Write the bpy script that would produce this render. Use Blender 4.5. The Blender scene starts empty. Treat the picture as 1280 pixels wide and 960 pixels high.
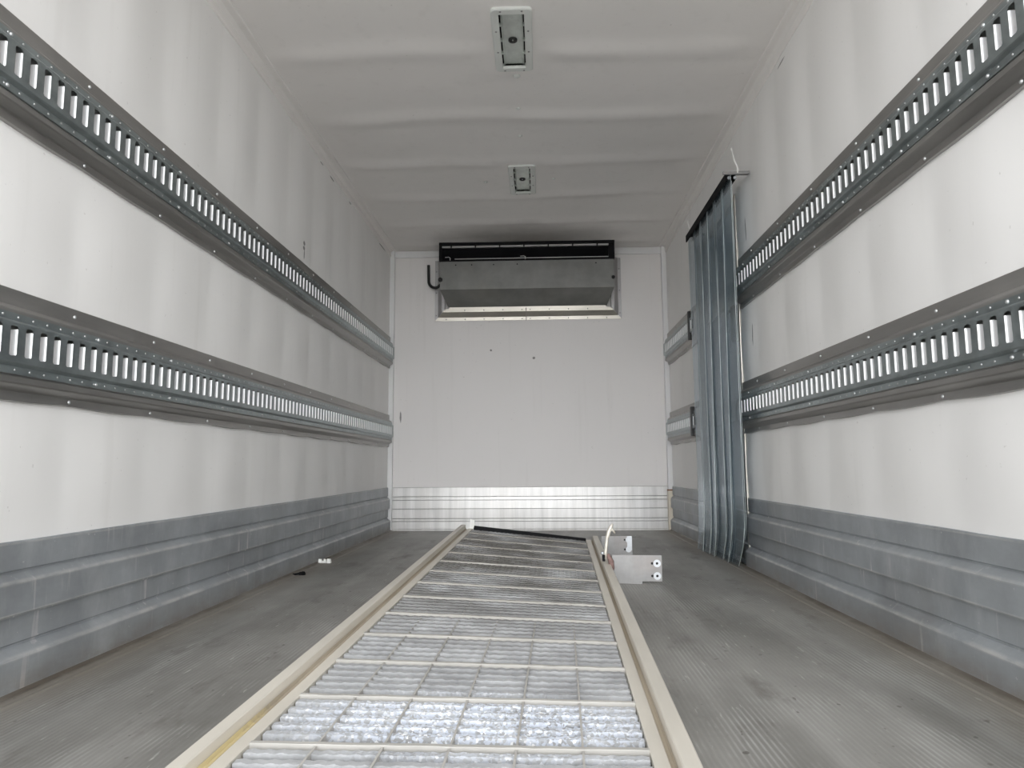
import bpy, bmesh, math, random
from mathutils import Vector, Matrix, noise
random.seed(7)
PI = math.pi
scene = bpy.context.scene
COL = scene.collection

# ------------------------------------------------------------------ camera
W, H, L, Y0 = 2.4, 2.424, 6.068, 0.62          # box interior: width, height, rear wall, open end
CX, CZ = 1.2954, 0.5364
YAW, PITCH, ROLL, FPX = 0.0388, 0.1147, 0.0064, 889.75
cam_d = bpy.data.cameras.new('camera'); cam = bpy.data.objects.new('camera', cam_d); COL.objects.link(cam)
M = Matrix.Rotation(YAW, 3, 'Z') @ Matrix.Rotation(PITCH, 3, 'X') @ Matrix.Rotation(ROLL, 3, 'Y')
r, f, u = M.col[0], M.col[1], M.col[2]
m4 = Matrix((( r[0], u[0], -f[0], CX), (r[1], u[1], -f[1], 0.0), (r[2], u[2], -f[2], CZ), (0, 0, 0, 1)))
cam.matrix_world = m4
cam_d.sensor_width = 36.0; cam_d.lens = FPX / 1280 * 36.0; cam_d.clip_start = 0.02; cam_d.clip_end = 200
scene.camera = cam

# ------------------------------------------------------------------ light: overcast daylight through the open end
world = bpy.data.worlds.new('world'); scene.world = world; world.use_nodes = True
wn = world.node_tree; wn.nodes.clear()
wo = wn.nodes.new('ShaderNodeOutputWorld'); wb = wn.nodes.new('ShaderNodeBackground')
wb.inputs['Color'].default_value = (0.965, 0.98, 1.0, 1); wt = wn.nodes.new('ShaderNodeTexCoord'); wd = wn.nodes.new('ShaderNodeVectorMath'); wd.operation = 'DOT_PRODUCT'
wd.inputs[1].default_value = Vector((0.0, -1.0, 0.16)).normalized()
wp = wn.nodes.new('ShaderNodeMath'); wp.operation = 'POWER'; wp.inputs[1].default_value = 9.0; wp.use_clamp = False
wx = wn.nodes.new('ShaderNodeMath'); wx.operation = 'MAXIMUM'; wx.inputs[1].default_value = 0.0
wm = wn.nodes.new('ShaderNodeMath'); wm.operation = 'MULTIPLY_ADD'; wm.inputs[1].default_value = 1.9; wm.inputs[2].default_value = 0.75
wn.links.new(wt.outputs['Generated'], wd.inputs[0]); wn.links.new(wd.outputs['Value'], wx.inputs[0])
wn.links.new(wx.outputs[0], wp.inputs[0]); wn.links.new(wp.outputs[0], wm.inputs[0]); wn.links.new(wm.outputs[0], wb.inputs['Strength'])
wn.links.new(wb.outputs[0], wo.inputs[0])
scene.view_settings.view_transform = 'Standard'; scene.view_settings.look = 'None'
scene.view_settings.gamma = 1.0; scene.view_settings.use_curve_mapping = False
scene.view_settings.exposure = 1.72
try:
    scene.cycles.transparent_max_bounces = 48
    scene.cycles.max_bounces = 16; scene.cycles.diffuse_bounces = 12
    scene.cycles.glossy_bounces = 6
except Exception: pass

# ------------------------------------------------------------------ materials
def nodes(name):
    m = bpy.data.materials.new(name); m.use_nodes = True
    nt = m.node_tree; return m, nt, nt.nodes['Principled BSDF']
def N(nt, t, **kw):
    n = nt.nodes.new(t)
    for k, v in kw.items(): setattr(n, k, v)
    return n
def coords(nt, scale=(1, 1, 1), loc=(0, 0, 0), rot=(0, 0, 0)):
    tc = N(nt, 'ShaderNodeTexCoord'); mp = N(nt, 'ShaderNodeMapping')
    mp.inputs['Scale'].default_value = scale; mp.inputs['Location'].default_value = loc; mp.inputs['Rotation'].default_value = rot
    nt.links.new(tc.outputs['Object'], mp.inputs[0]); return mp.outputs[0]
def noise_tex(nt, scale, vec=(1, 1, 1), detail=4, rough=0.55, loc=(0, 0, 0)):
    n = N(nt, 'ShaderNodeTexNoise'); n.inputs['Scale'].default_value = scale
    n.inputs['Detail'].default_value = detail; n.inputs['Roughness'].default_value = rough
    nt.links.new(coords(nt, vec, loc), n.inputs['Vector']); return n.outputs['Fac']
def ramp(nt, src, a, b, c0=(0, 0, 0, 1), c1=(1, 1, 1, 1)):
    n = N(nt, 'ShaderNodeMapRange'); n.inputs['From Min'].default_value = a; n.inputs['From Max'].default_value = b
    nt.links.new(src, n.inputs['Value']); return n.outputs[0]
def mixc(nt, fac, a, b, mode='MIX'):
    n = N(nt, 'ShaderNodeMix', data_type='RGBA', blend_type=mode)
    for s, v in ((n.inputs[0], fac), (n.inputs[6], a), (n.inputs[7], b)):
        if isinstance(v, (int, float)): s.default_value = v
        elif isinstance(v, tuple): s.default_value = v if len(v) == 4 else (*v, 1)
        else: nt.links.new(v, s)
    return n.outputs[2]
def math_(nt, op, a, b=0.0, c=None):
    n = N(nt, 'ShaderNodeMath', operation=op)
    for i, v in enumerate((a, b) if c is None else (a, b, c)):
        if isinstance(v, (int, float)): n.inputs[i].default_value = v
        else: nt.links.new(v, n.inputs[i])
    return n.outputs[0]
def bump(nt, p, h, strength, dist=0.002, prev=None):
    b = N(nt, 'ShaderNodeBump'); b.inputs['Strength'].default_value = strength; b.inputs['Distance'].default_value = dist
    nt.links.new(h, b.inputs['Height'])
    if prev is not None: nt.links.new(prev, b.inputs['Normal'])
    nt.links.new(b.outputs[0], p.inputs['Normal']); return b.outputs[0]
def simple(name, col, rough=0.5, metal=0.0, var=0.12, scale=12, vec=(1, 1, 1), bmp=0.0):
    m, nt, p = nodes(name)
    n = noise_tex(nt, scale, vec)
    f_ = ramp(nt, n, 0.3, 0.7)
    dk = tuple(c * (1 - var) for c in col); lt = tuple(min(1, c * (1 + var)) for c in col)
    nt.links.new(mixc(nt, f_, dk, lt), p.inputs['Base Color'])
    p.inputs['Roughness'].default_value = rough; p.inputs['Metallic'].default_value = metal
    if bmp: bump(nt, p, noise_tex(nt, scale * 6, vec), bmp)
    return m

def spots(nt, base, items, col):
    """dirt marks of their own shape: items = (axes, centre, radii)"""
    out = base
    for (c, rad) in items:
        v = coords(nt, tuple(1 / q for q in rad), tuple(-a / q for a, q in zip(c, rad)))
        ln = N(nt, 'ShaderNodeVectorMath', operation='LENGTH'); nt.links.new(v, ln.inputs[0])
        nz = noise_tex(nt, 60, (1, 1, 1))
        d = math_(nt, 'ADD', ln.outputs['Value'], math_(nt, 'MULTIPLY', nz, 0.8))
        n = N(nt, 'ShaderNodeMapRange'); n.inputs['From Min'].default_value = 1.5; n.inputs['From Max'].default_value = 1.1
        nt.links.new(d, n.inputs['Value'])
        out = mixc(nt, math_(nt, 'MULTIPLY', n.outputs[0], 0.75), out, col)
    return out

def frp(name, marks=(), col=(0.90, 0.89, 0.875), streak=(1, 1, 0.12), dcol=(0.06, 0.055, 0.05)):
    m, nt, p = nodes(name)
    a = ramp(nt, noise_tex(nt, 3.0, streak, 5), 0.35, 0.75)
    c = mixc(nt, math_(nt, 'MULTIPLY', a, 0.22), col, (0.78, 0.765, 0.74))
    b = ramp(nt, noise_tex(nt, 14, (1, 1, 0.05), 4, loc=(3, 1, 0)), 0.58, 0.75)
    c = mixc(nt, math_(nt, 'MULTIPLY', b, 0.10), c, (0.5, 0.48, 0.44))
    s = ramp(nt, noise_tex(nt, 55, (1, 1, 1), 2, loc=(9, 2, 0)), 0.735, 0.76)
    c = mixc(nt, math_(nt, 'MULTIPLY', s, 0.25), c, (0.3, 0.28, 0.25))
    c = spots(nt, c, marks, dcol)
    nt.links.new(c, p.inputs['Base Color'])
    p.inputs['Roughness'].default_value = 0.55; p.inputs['Specular IOR Level'].default_value = 0.35
    b1 = bump(nt, p, noise_tex(nt, 260, (1, 1, 1), 3), 0.18, 0.001)
    bump(nt, p, noise_tex(nt, 2.2, (1, 1, 0.6), 2), 0.5, 0.02, b1)
    return m

def alu(name, col, rough=0.42, streak=(1, 1, 1), dirt=(0.16, 0.14, 0.12), dirt_amt=0.5, sc=7, metal=0.85, scratch=None):
    m, nt, p = nodes(name)
    a = ramp(nt, noise_tex(nt, sc, streak, 6, 0.6), 0.35, 0.7)
    c = mixc(nt, a, tuple(q * 0.78 for q in col), tuple(min(1, q * 1.1) for q in col))
    d = ramp(nt, noise_tex(nt, 4.3, streak, 5, loc=(4, 7, 1)), 0.5, 0.8)
    c = mixc(nt, math_(nt, 'MULTIPLY', d, dirt_amt), c, dirt)
    rr = math_(nt, 'ADD', math_(nt, 'MULTIPLY', a, 0.12), rough - 0.06)
    if scratch:
        s = ramp(nt, noise_tex(nt, 42, scratch, 3, loc=(1, 5, 2)), 0.62, 0.72)
        s2 = ramp(nt, noise_tex(nt, 3.5, (1, 1, 1), 3, loc=(8, 5, 2)), 0.5, 0.62)
        c = mixc(nt, math_(nt, 'MULTIPLY', math_(nt, 'MULTIPLY', s, s2), 0.8), c, (0.75, 0.72, 0.71))
        w = ramp(nt, noise_tex(nt, 70, (1, 1, 1), 2, loc=(2, 2, 7)), 0.72, 0.75)
        c = mixc(nt, math_(nt, 'MULTIPLY', w, 0.5), c, (0.75, 0.75, 0.73))
    nt.links.new(c, p.inputs['Base Color']); nt.links.new(rr, p.inputs['Roughness'])
    p.inputs['Metallic'].default_value = metal
    bump(nt, p, noise_tex(nt, 90, streak, 3), 0.12, 0.001)
    return m

m_wall_l = frp('white_panel_left', marks=[((0, 3.77, 1.765), (1, .018, .014)), ((0, 3.77, 1.74), (1, .018, .012)), ((0, 3.78, 1.705), (1, .008, .03)),
                                          ((0, 4.27, 2.345), (1, .05, .006)), ((0, 4.05, 2.35), (1, .03, .004)), ((0, 4.70, 2.35), (1, .03, .005)), ((0, 5.7, 2.35), (1, .12, .006))])
m_wall_r = frp('white_panel_right', marks=[((2.4, 3.70, 1.77), (1, .006, .07)), ((2.4, 3.66, 1.2), (1, .006, .06)), ((2.4, 3.06, 2.33), (1, .05, .005))])
m_wall_b = frp('white_panel_back', marks=[((1.25, 6.07, 1.46), (.012, 1, .012)), ((.88, 6.07, 1.53), (.01, 1, .01)), ((.1, 6.07, .96), (.008, 1, .05))], col=(0.84, 0.815, 0.80))
m_ceil = frp('white_panel_ceiling', col=(0.895, 0.868, 0.845), streak=(.35, 1, 1))
def grime_shade(m, cen, rad, col, amt):
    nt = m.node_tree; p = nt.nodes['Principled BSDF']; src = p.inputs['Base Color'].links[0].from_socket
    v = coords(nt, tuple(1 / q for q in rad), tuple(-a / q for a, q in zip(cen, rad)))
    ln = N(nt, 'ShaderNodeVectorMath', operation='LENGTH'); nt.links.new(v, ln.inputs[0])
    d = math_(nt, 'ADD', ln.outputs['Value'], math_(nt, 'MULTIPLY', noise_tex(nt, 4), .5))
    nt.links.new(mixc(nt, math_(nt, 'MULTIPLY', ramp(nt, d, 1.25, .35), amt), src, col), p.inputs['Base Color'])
grime_shade(m_ceil, (1.2, 5.80, 2.42), (.85, .50, 1), (0.20, 0.18, 0.16), .75)     # grime and the shade above the unit, painted into the ceiling colour
m_trim = simple('white_trim', (0.80, 0.80, 0.80), 0.45, 0, 0.05, 5, (1, 1, .2))
m_cream = simple('cream_trim', (0.74, 0.68, 0.56), 0.5, 0, 0.12, 12, (1, 1, .3))
m_rust = simple('rust', (0.25, 0.12, 0.06), 0.9, 0, 0.3, 40)
m_kick = alu('scuffed_aluminium', (0.40, 0.425, 0.445), 0.5, (0.4, 0.5, 0.35), (0.26, 0.24, 0.21), 0.5, 9, 0.4, scratch=(1, 1, .06))
def highlights_and_wear(m, zs):
    nt = m.node_tree; p = nt.nodes['Principled BSDF']; src = p.inputs['Base Color'].links[0].from_socket
    sz = N(nt, 'ShaderNodeSeparateXYZ'); nt.links.new(coords(nt), sz.inputs[0]); c = src
    nz = noise_tex(nt, 9, (1, 1, 2.5), 5, .65, (3, 3, 3))
    for z, w in zs:
        d = math_(nt, 'ABSOLUTE', math_(nt, 'SUBTRACT', sz.outputs[2], z))
        k = math_(nt, 'MULTIPLY', ramp(nt, d, w, w * .35), ramp(nt, nz, .32, .62))
        c = mixc(nt, math_(nt, 'MULTIPLY', k, .6), c, (0.66, 0.65, 0.62))  # pale highlight lines on the bevel edges, painted into the colour
    big = ramp(nt, noise_tex(nt, 2.6, (1, .7, 2), 6, .65, (6, 6, 1)), .42, .68)
    c = mixc(nt, math_(nt, 'MULTIPLY', big, .38), c, (0.20, 0.205, 0.21))
    lt = ramp(nt, noise_tex(nt, 5, (1, 1.2, .5), 6, .65, (1, 9, 1)), .52, .72)
    c = mixc(nt, math_(nt, 'MULTIPLY', lt, .35), c, (0.62, 0.64, 0.65))
    low = math_(nt, 'MULTIPLY', ramp(nt, sz.outputs[2], .07, .0), ramp(nt, nz, .3, .6))
    c = mixc(nt, math_(nt, 'MULTIPLY', low, .6), c, (0.26, 0.22, 0.17))
    nt.links.new(c, p.inputs['Base Color'])
highlights_and_wear(m_kick, ((.264, .007), (.187, .006), (.086, .008), (.356, .003)))
m_kick_b = alu('rear_aluminium', (0.62, 0.61, 0.595), 0.36, (1, 1, .05), (0.55, 0.52, 0.48), 0.3, 18, 0.6, scratch=(1, 1, .04))
m_rail = alu('rail_aluminium', (0.42, 0.41, 0.395), 0.40, (1, .15, 1), (0.22, 0.19, 0.16), 0.5, 10, 0.85)
m_track = alu('galvanised_track', (0.40, 0.45, 0.46), 0.34, (1, .5, 1), (0.24, 0.26, 0.27), 0.3, 25, 0.9)
m_lip = simple('lit_galvanised_lip', (0.97, 0.98, 0.99), 0.45, 0.3, 0.03, 30)  # same steel as the track, reflected daylight put into a white colour
m_screw = simple('zinc_screw', (0.55, 0.56, 0.56), 0.35, 0.6, 0.1, 80)
m_dark = simple('near_black', (0.03, 0.03, 0.03), 0.8)
m_black = simple('black_metal', (0.008, 0.008, 0.009), 0.6, 0.0, 0.2, 20)
m_rubber = simple('black_rubber', (0.012, 0.012, 0.012), 0.45)
m_coil = simple('black_coil', (0.006, 0.006, 0.007), 0.8)
for q in (m_dark, m_black, m_coil): q.node_tree.nodes['Principled BSDF'].inputs['Specular IOR Level'].default_value = 0.12
m_unit = alu('dull_steel_panel', (0.225, 0.225, 0.215), 0.5, (1, 1, 1), (0.22, 0.2, 0.17), 0.35, 5, 0.45)
m_frame = alu('bright_frame_metal', (0.78, 0.74, 0.66), 0.34, (.3, 1, 1), (0.5, 0.45, 0.38), 0.25, 6, 0.8)
m_strip = alu('grey_strip', (0.45, 0.45, 0.44), 0.4, (.3, 1, 1), (0.2, 0.2, 0.2), 0.4, 14, 0.7)
m_side = simple('dull_side_flashing', (0.42, 0.41, 0.41), 0.4, 0.6, 0.08, 8)
m_tray = alu('lamp_tray', (0.70, 0.74, 0.70), 0.4, (1, 1, 1), (0.3, 0.26, 0.22), 0.5, 12, 0.5)
m_lampframe = simple('lamp_frame_plastic', (0.72, 0.74, 0.71), 0.4, 0, 0.04, 10)
m_ramprail = simple('oxidised_ramp_rail', (0.66, 0.62, 0.545), 0.42, 0.25, 0.10, 7, (1, .25, 1), 0.1)
m_door = frp('door_panel', col=(0.70, 0.71, 0.71))
m_paper = simple('white_paper', (0.85, 0.85, 0.82), 0.8)
m_plate = alu('plate_steel', (0.33, 0.325, 0.32), 0.45, (1, 1, 1), (0.30, 0.22, 0.18), 0.6, 9, 0.45)
m_bolt = simple('bright_washer', (0.58, 0.60, 0.62), 0.35, 0.6, 0.05, 60)
m_lever = simple('cast_lever', (0.72, 0.68, 0.60), 0.4, 0.4, 0.1, 60)

def darken_far(m, y0, y1, col, amt):
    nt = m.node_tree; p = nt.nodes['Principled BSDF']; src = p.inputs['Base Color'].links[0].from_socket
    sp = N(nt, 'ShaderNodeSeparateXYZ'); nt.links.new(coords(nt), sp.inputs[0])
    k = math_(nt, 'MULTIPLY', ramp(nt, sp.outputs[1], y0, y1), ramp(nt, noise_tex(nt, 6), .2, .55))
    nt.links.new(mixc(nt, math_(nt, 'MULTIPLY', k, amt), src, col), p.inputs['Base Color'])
# groove colour of the ramp rails (tan grime with a yellow patch near the open end)
def mat_groove():
    m, nt, p = nodes('grimy_groove')
    a = ramp(nt, noise_tex(nt, 6, (1, .3, 1), 4), 0.35, 0.7)
    c = mixc(nt, a, (0.34, 0.29, 0.22), (0.48, 0.42, 0.33))
    c = spots(nt, c, [((-.41, .34, 0.05), (.12, .36, .3))], (0.62, 0.52, 0.27))
    nt.links.new(c, p.inputs['Base Color']); p.inputs['Roughness'].default_value = 0.7
    return m
m_groove = mat_groove()

def mat_grating(name, col, spangle=True):
    m, nt, p = nodes(name)
    v = N(nt, 'ShaderNodeTexVoronoi'); v.inputs['Scale'].default_value = 190
    nt.links.new(coords(nt, (1, 1, 1)), v.inputs['Vector'])
    bw = N(nt, 'ShaderNodeSeparateColor'); nt.links.new(v.outputs['Color'], bw.inputs[0])
    zone = ramp(nt, noise_tex(nt, 5, (1, 1, 1), 2), 0.3, 0.6)
    # freshly scraped blue-white zinc patches on the bars nearest the open end
    tc = coords(nt, (1 / .40, 1 / .17, .2), (-.02 / .40, -.66 / .17, 0))
    ln = N(nt, 'ShaderNodeVectorMath', operation='LENGTH'); nt.links.new(tc, ln.inputs[0])
    fresh = ramp(nt, ln.outputs['Value'], 1.15, 0.55)
    a = ramp(nt, noise_tex(nt, 9, (1, 1, 1), 5), 0.35, 0.7)
    c = mixc(nt, a, tuple(q * .74 for q in col), tuple(q * 1.18 for q in col))
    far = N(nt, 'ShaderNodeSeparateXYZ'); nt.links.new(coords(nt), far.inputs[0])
    far_dark = math_(nt, 'MULTIPLY', ramp(nt, far.outputs[1], .7, 2.2), ramp(nt, noise_tex(nt, 4, (1, 1, 1), 4), 0.25, 0.6))
    c = mixc(nt, math_(nt, 'MULTIPLY', far_dark, 0.97), c, (0.11, 0.103, 0.092))  # bars get darker towards the far end
    k = math_(nt, 'MULTIPLY', ramp(nt, bw.outputs[0], 0.25, 0.6), fresh)
    c = mixc(nt, math_(nt, 'MULTIPLY', k, 0.62), c, (0.74, 0.80, 0.92))
    k2 = ramp(nt, bw.outputs[1], 0.86, 0.97)
    c = mixc(nt, math_(nt, 'MULTIPLY', math_(nt, 'MULTIPLY', k2, fresh), .8), c, (1, 1, 1))
    nt.links.new(c, p.inputs['Base Color']); p.inputs['Metallic'].default_value = 0.15
    p.inputs['Roughness'].default_value = 0.55; p.inputs['Specular IOR Level'].default_value = 0.25
    if spangle:
        bump(nt, p, v.outputs['Distance'], 0.25, 0.002)
    return m
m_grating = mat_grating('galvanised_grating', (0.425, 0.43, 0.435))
m_cross = simple('cream_crossbar', (0.44, 0.425, 0.395), 0.5, 0.2, 0.10, 14, (.4, 1, 1), .15)

darken_far(m_cross, .8, 2.8, (0.24, 0.22, 0.19), .8)  # crossbars get darker towards the far end

def mat_floor():
    m, nt, p = nodes('ribbed_floor')
    a = ramp(nt, noise_tex(nt, 2.2, (1, .45, 1), 6, .6), 0.3, 0.72)
    c = mixc(nt, a, (0.17, 0.165, 0.15), (0.37, 0.362, 0.34))
    # long worn streaks
    b = ramp(nt, noise_tex(nt, 9, (1, .06, 1), 5, .6, (2, 3, 0)), 0.5, 0.72)
    c = mixc(nt, math_(nt, 'MULTIPLY', b, 0.45), c, (0.44, 0.43, 0.41))
    d = ramp(nt, noise_tex(nt, 7, (1, .35, 1), 6, .65, (5, 1, 0)), 0.56, 0.70)
    c = mixc(nt, math_(nt, 'MULTIPLY', d, 0.75), c, (0.10, 0.09, 0.075))
    # ribs
    sx = N(nt, 'ShaderNodeSeparateXYZ'); nt.links.new(coords(nt), sx.inputs[0])
    rib = math_(nt, 'SINE', math_(nt, 'MULTIPLY', sx.outputs[0], 2 * PI / 0.0125))
    ribp = ramp(nt, rib, -0.2, 0.9)
    worn = ramp(nt, noise_tex(nt, 4.5, (1, .5, 1), 5, .6, (7, 4, 0)), 0.50, 0.66)
    c = mixc(nt, math_(nt, 'MULTIPLY', math_(nt, 'MULTIPLY', ribp, worn), 0.48), c, (0.56, 0.56, 0.54))
    c = mixc(nt, math_(nt, 'MULTIPLY', math_(nt, 'SUBTRACT', 1.0, ribp), 0.12), c, (0.10, 0.098, 0.09))
    # pale specks and short scratches
    s = ramp(nt, noise_tex(nt, 70, (1, .10, 1), 3, .6, (1, 1, 4)), 0.66, 0.72)
    c = mixc(nt, math_(nt, 'MULTIPLY', s, 0.6), c, (0.62, 0.61, 0.58))
    s = ramp(nt, noise_tex(nt, 38, (1, .6, 1), 2, .5, (4, 8, 4)), 0.70, 0.74)
    c = mixc(nt, math_(nt, 'MULTIPLY', s, 0.7), c, (0.07, 0.06, 0.05))
    # brown dirt collected along both side walls
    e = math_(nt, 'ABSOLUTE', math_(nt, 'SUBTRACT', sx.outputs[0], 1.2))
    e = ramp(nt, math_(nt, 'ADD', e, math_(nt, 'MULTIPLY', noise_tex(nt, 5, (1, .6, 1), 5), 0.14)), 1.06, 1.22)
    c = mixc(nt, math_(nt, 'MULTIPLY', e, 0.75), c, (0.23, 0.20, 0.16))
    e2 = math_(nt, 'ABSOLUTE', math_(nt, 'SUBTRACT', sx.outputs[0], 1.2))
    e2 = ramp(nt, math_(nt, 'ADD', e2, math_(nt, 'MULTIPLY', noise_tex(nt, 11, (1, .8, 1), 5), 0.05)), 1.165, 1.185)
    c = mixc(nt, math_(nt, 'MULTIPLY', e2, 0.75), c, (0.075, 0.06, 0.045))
    g = ramp(nt, noise_tex(nt, 1.1, (1, .8, 1), 5, .6, (9, 9, 0)), 0.45, 0.65)
    c = mixc(nt, math_(nt, 'MULTIPLY', g, 0.30), c, (0.42, 0.41, 0.385))
    nt.links.new(c, p.inputs['Base Color'])
    p.inputs['Metallic'].default_value = 0.25; p.inputs['Roughness'].default_value = 0.52
    b1 = bump(nt, p, rib, 0.22, 0.0015)
    bump(nt, p, noise_tex(nt, 30, (1, .4, 1), 4), 0.3, 0.003, b1)
    return m
m_floor = mat_floor()

def mat_pvc():
    m = bpy.data.materials.new('clear_pvc'); m.use_nodes = True; nt = m.node_tree; nt.nodes.clear()
    out = N(nt, 'ShaderNodeOutputMaterial')
    tr = N(nt, 'ShaderNodeBsdfTransparent'); tr.inputs[0].default_value = (0.90, 0.93, 0.95, 1)
    gl = N(nt, 'ShaderNodeBsdfGlossy'); gl.inputs['Roughness'].default_value = 0.18; gl.inputs['Color'].default_value = (.9, .95, 1, 1)
    df = N(nt, 'ShaderNodeBsdfTranslucent'); df.inputs[0].default_value = (0.62, 0.70, 0.74, 1)
    dd = N(nt, 'ShaderNodeBsdfDiffuse'); dd.inputs[0].default_value = (0.55, 0.63, 0.67, 1)
    md = N(nt, 'ShaderNodeMixShader'); md.inputs[0].default_value = .5
    nt.links.new(df.outputs[0], md.inputs[1]); nt.links.new(dd.outputs[0], md.inputs[2])
    n = ramp(nt, noise_tex(nt, 8, (1, 1, .08), 4), 0.3, 0.75)
    k = math_(nt, 'ADD', math_(nt, 'MULTIPLY', n, 0.10), 0.08)
    mx = N(nt, 'ShaderNodeMixShader'); nt.links.new(k, mx.inputs[0])
    nt.links.new(tr.outputs[0], mx.inputs[1]); nt.links.new(md.outputs[0], mx.inputs[2])
    fr = N(nt, 'ShaderNodeFresnel'); fr.inputs[0].default_value = 1.35
    m2 = N(nt, 'ShaderNodeMixShader'); nt.links.new(math_(nt, 'MULTIPLY', fr.outputs[0], .7), m2.inputs[0])
    nt.links.new(mx.outputs[0], m2.inputs[1]); nt.links.new(gl.outputs[0], m2.inputs[2])
    nt.links.new(m2.outputs[0], out.inputs[0])
    return m
m_pvc = mat_pvc()
m_pvcedge = simple('pvc_edge', (0.62, 0.68, 0.67), 0.3, 0, 0.5, 14, (1, 1, .3))

# ------------------------------------------------------------------ mesh helpers
class MB:
    def __init__(s): s.v = []; s.f = []
    def add(s, vs, fs):
        o = len(s.v); s.v += [tuple(v) for v in vs]; s.f += [tuple(o + i for i in f) for f in fs]
    def box(s, a, b):
        x0, y0, z0 = (min(a[i], b[i]) for i in range(3)); x1, y1, z1 = (max(a[i], b[i]) for i in range(3))
        s.add([(x0,y0,z0),(x1,y0,z0),(x1,y1,z0),(x0,y1,z0),(x0,y0,z1),(x1,y0,z1),(x1,y1,z1),(x0,y1,z1)],
              [(0,3,2,1),(4,5,6,7),(0,1,5,4),(1,2,6,5),(2,3,7,6),(3,0,4,7)])
    def hexa(s, p):   # eight corners, bottom four then top four
        s.add(p, [(0,3,2,1),(4,5,6,7),(0,1,5,4),(1,2,6,5),(2,3,7,6),(3,0,4,7)])
    def sweep(s, rings, closed=False, caps=False):
        n = len(rings[0]); o = len(s.v)
        for r_ in rings: s.v += [tuple(p) for p in r_]
        for i in range(len(rings) - 1):
            for j in range(n if closed else n - 1):
                k = (j + 1) % n
                s.f.append((o+i*n+j, o+i*n+k, o+(i+1)*n+k, o+(i+1)*n+j))
        if caps:
            s.f.append(tuple(o + j for j in range(n))); s.f.append(tuple(o+(len(rings)-1)*n+j for j in reversed(range(n))))
    def tube(s, pts, rad, n=10, flat=1.0):
        pts = [Vector(p) for p in pts]; rings = []
        if not hasattr(rad, '__len__'): rad = [rad] * len(pts)
        for i, p in enumerate(pts):
            t = (pts[min(i+1, len(pts)-1)] - pts[max(i-1, 0)]).normalized()
            a = t.cross(Vector((0, 1, 0)));
            if a.length < .1: a = t.cross(Vector((1, 0, 0)))
            a.normalize(); b = t.cross(a)
            rings.append([p + a * rad[i] * math.cos(2*PI*k/n) + b * rad[i] * flat * math.sin(2*PI*k/n) for k in range(n)])
        s.sweep(rings, True, True)
    def dome(s, c, nrm, rad, h, n=8):
        c = Vector(c); nrm = Vector(nrm).normalized(); a = nrm.orthogonal().normalized(); b = nrm.cross(a)
        rings = [[c + (a*math.cos(2*PI*k/n) + b*math.sin(2*PI*k/n))*rad*q + nrm*h*w for k in range(n)] for q, w in ((1, 0), (.85, .6), (.45, .95))]
        s.sweep(rings, True, False); s.f.append(tuple(len(s.v)-n+k for k in range(n)))
    def grid(s, P, us, vs, skip=None):
        o = len(s.v); nv = len(vs)
        for a in us:
            for b in vs: s.v.append(tuple(P(a, b)))
        for i in range(len(us)-1):
            for j in range(nv-1):
                if skip and skip((us[i]+us[i+1])/2, (vs[j]+vs[j+1])/2): continue
                s.f.append((o+i*nv+j, o+(i+1)*nv+j, o+(i+1)*nv+j+1, o+i*nv+j+1))
    def build(s, name, mat, parent=None, smooth=False, bevel=0.0, recalc=True, origin=None, extra=None):
        me = bpy.data.meshes.new(name); off = Vector(parent.location) if parent is not None else Vector((0, 0, 0))
        if parent is not None and parent.parent is not None: off = off + Vector(parent.parent.location)
        if origin is not None: off = Vector(origin)
        me.from_pydata([tuple(Vector(v) - off) for v in s.v], [], s.f); me.validate()
        bm = bmesh.new(); bm.from_mesh(me)
        if recalc: bmesh.ops.recalc_face_normals(bm, faces=bm.faces)
        if bevel: bmesh.ops.bevel(bm, geom=list(bm.edges), offset=bevel, segments=2, affect='EDGES', profile=.7)
        bm.to_mesh(me); bm.free()
        if smooth:
            for p in me.polygons: p.use_smooth = True
        me.materials.append(mat)
        if extra:                                  # (first face index, material) ranges
            for k, (i0, i1, mm) in enumerate(extra):
                me.materials.append(mm)
                for q in range(i0, i1): me.polygons[q].material_index = k + 1; me.polygons[q].use_smooth = True
        o = bpy.data.objects.new(name, me); COL.objects.link(o)
        if origin is not None: o.location = origin
        if parent is not None: o.parent = parent
        return o
def frange(a, b, st):
    n = max(1, int(math.ceil((b - a) / st))); return [a + (b - a) * i / n for i in range(n + 1)]
def structure(o): o['kind'] = 'structure'; return o
def thing(name, label, cat, loc=(0, 0, 0), group=None):
    o = bpy.data.objects.new(name, None); COL.objects.link(o); o.location = loc
    o['label'] = label; o['category'] = cat; o.empty_display_size = .1
    if group: o['group'] = group
    return o
def tag(o, label, cat, group=None):
    o['label'] = label; o['category'] = cat
    if group: o['group'] = group
    return o
def sstep(a, b, x):
    t = max(0, min(1, (x - a) / (b - a))); return t*t*(3-2*t)

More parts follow.
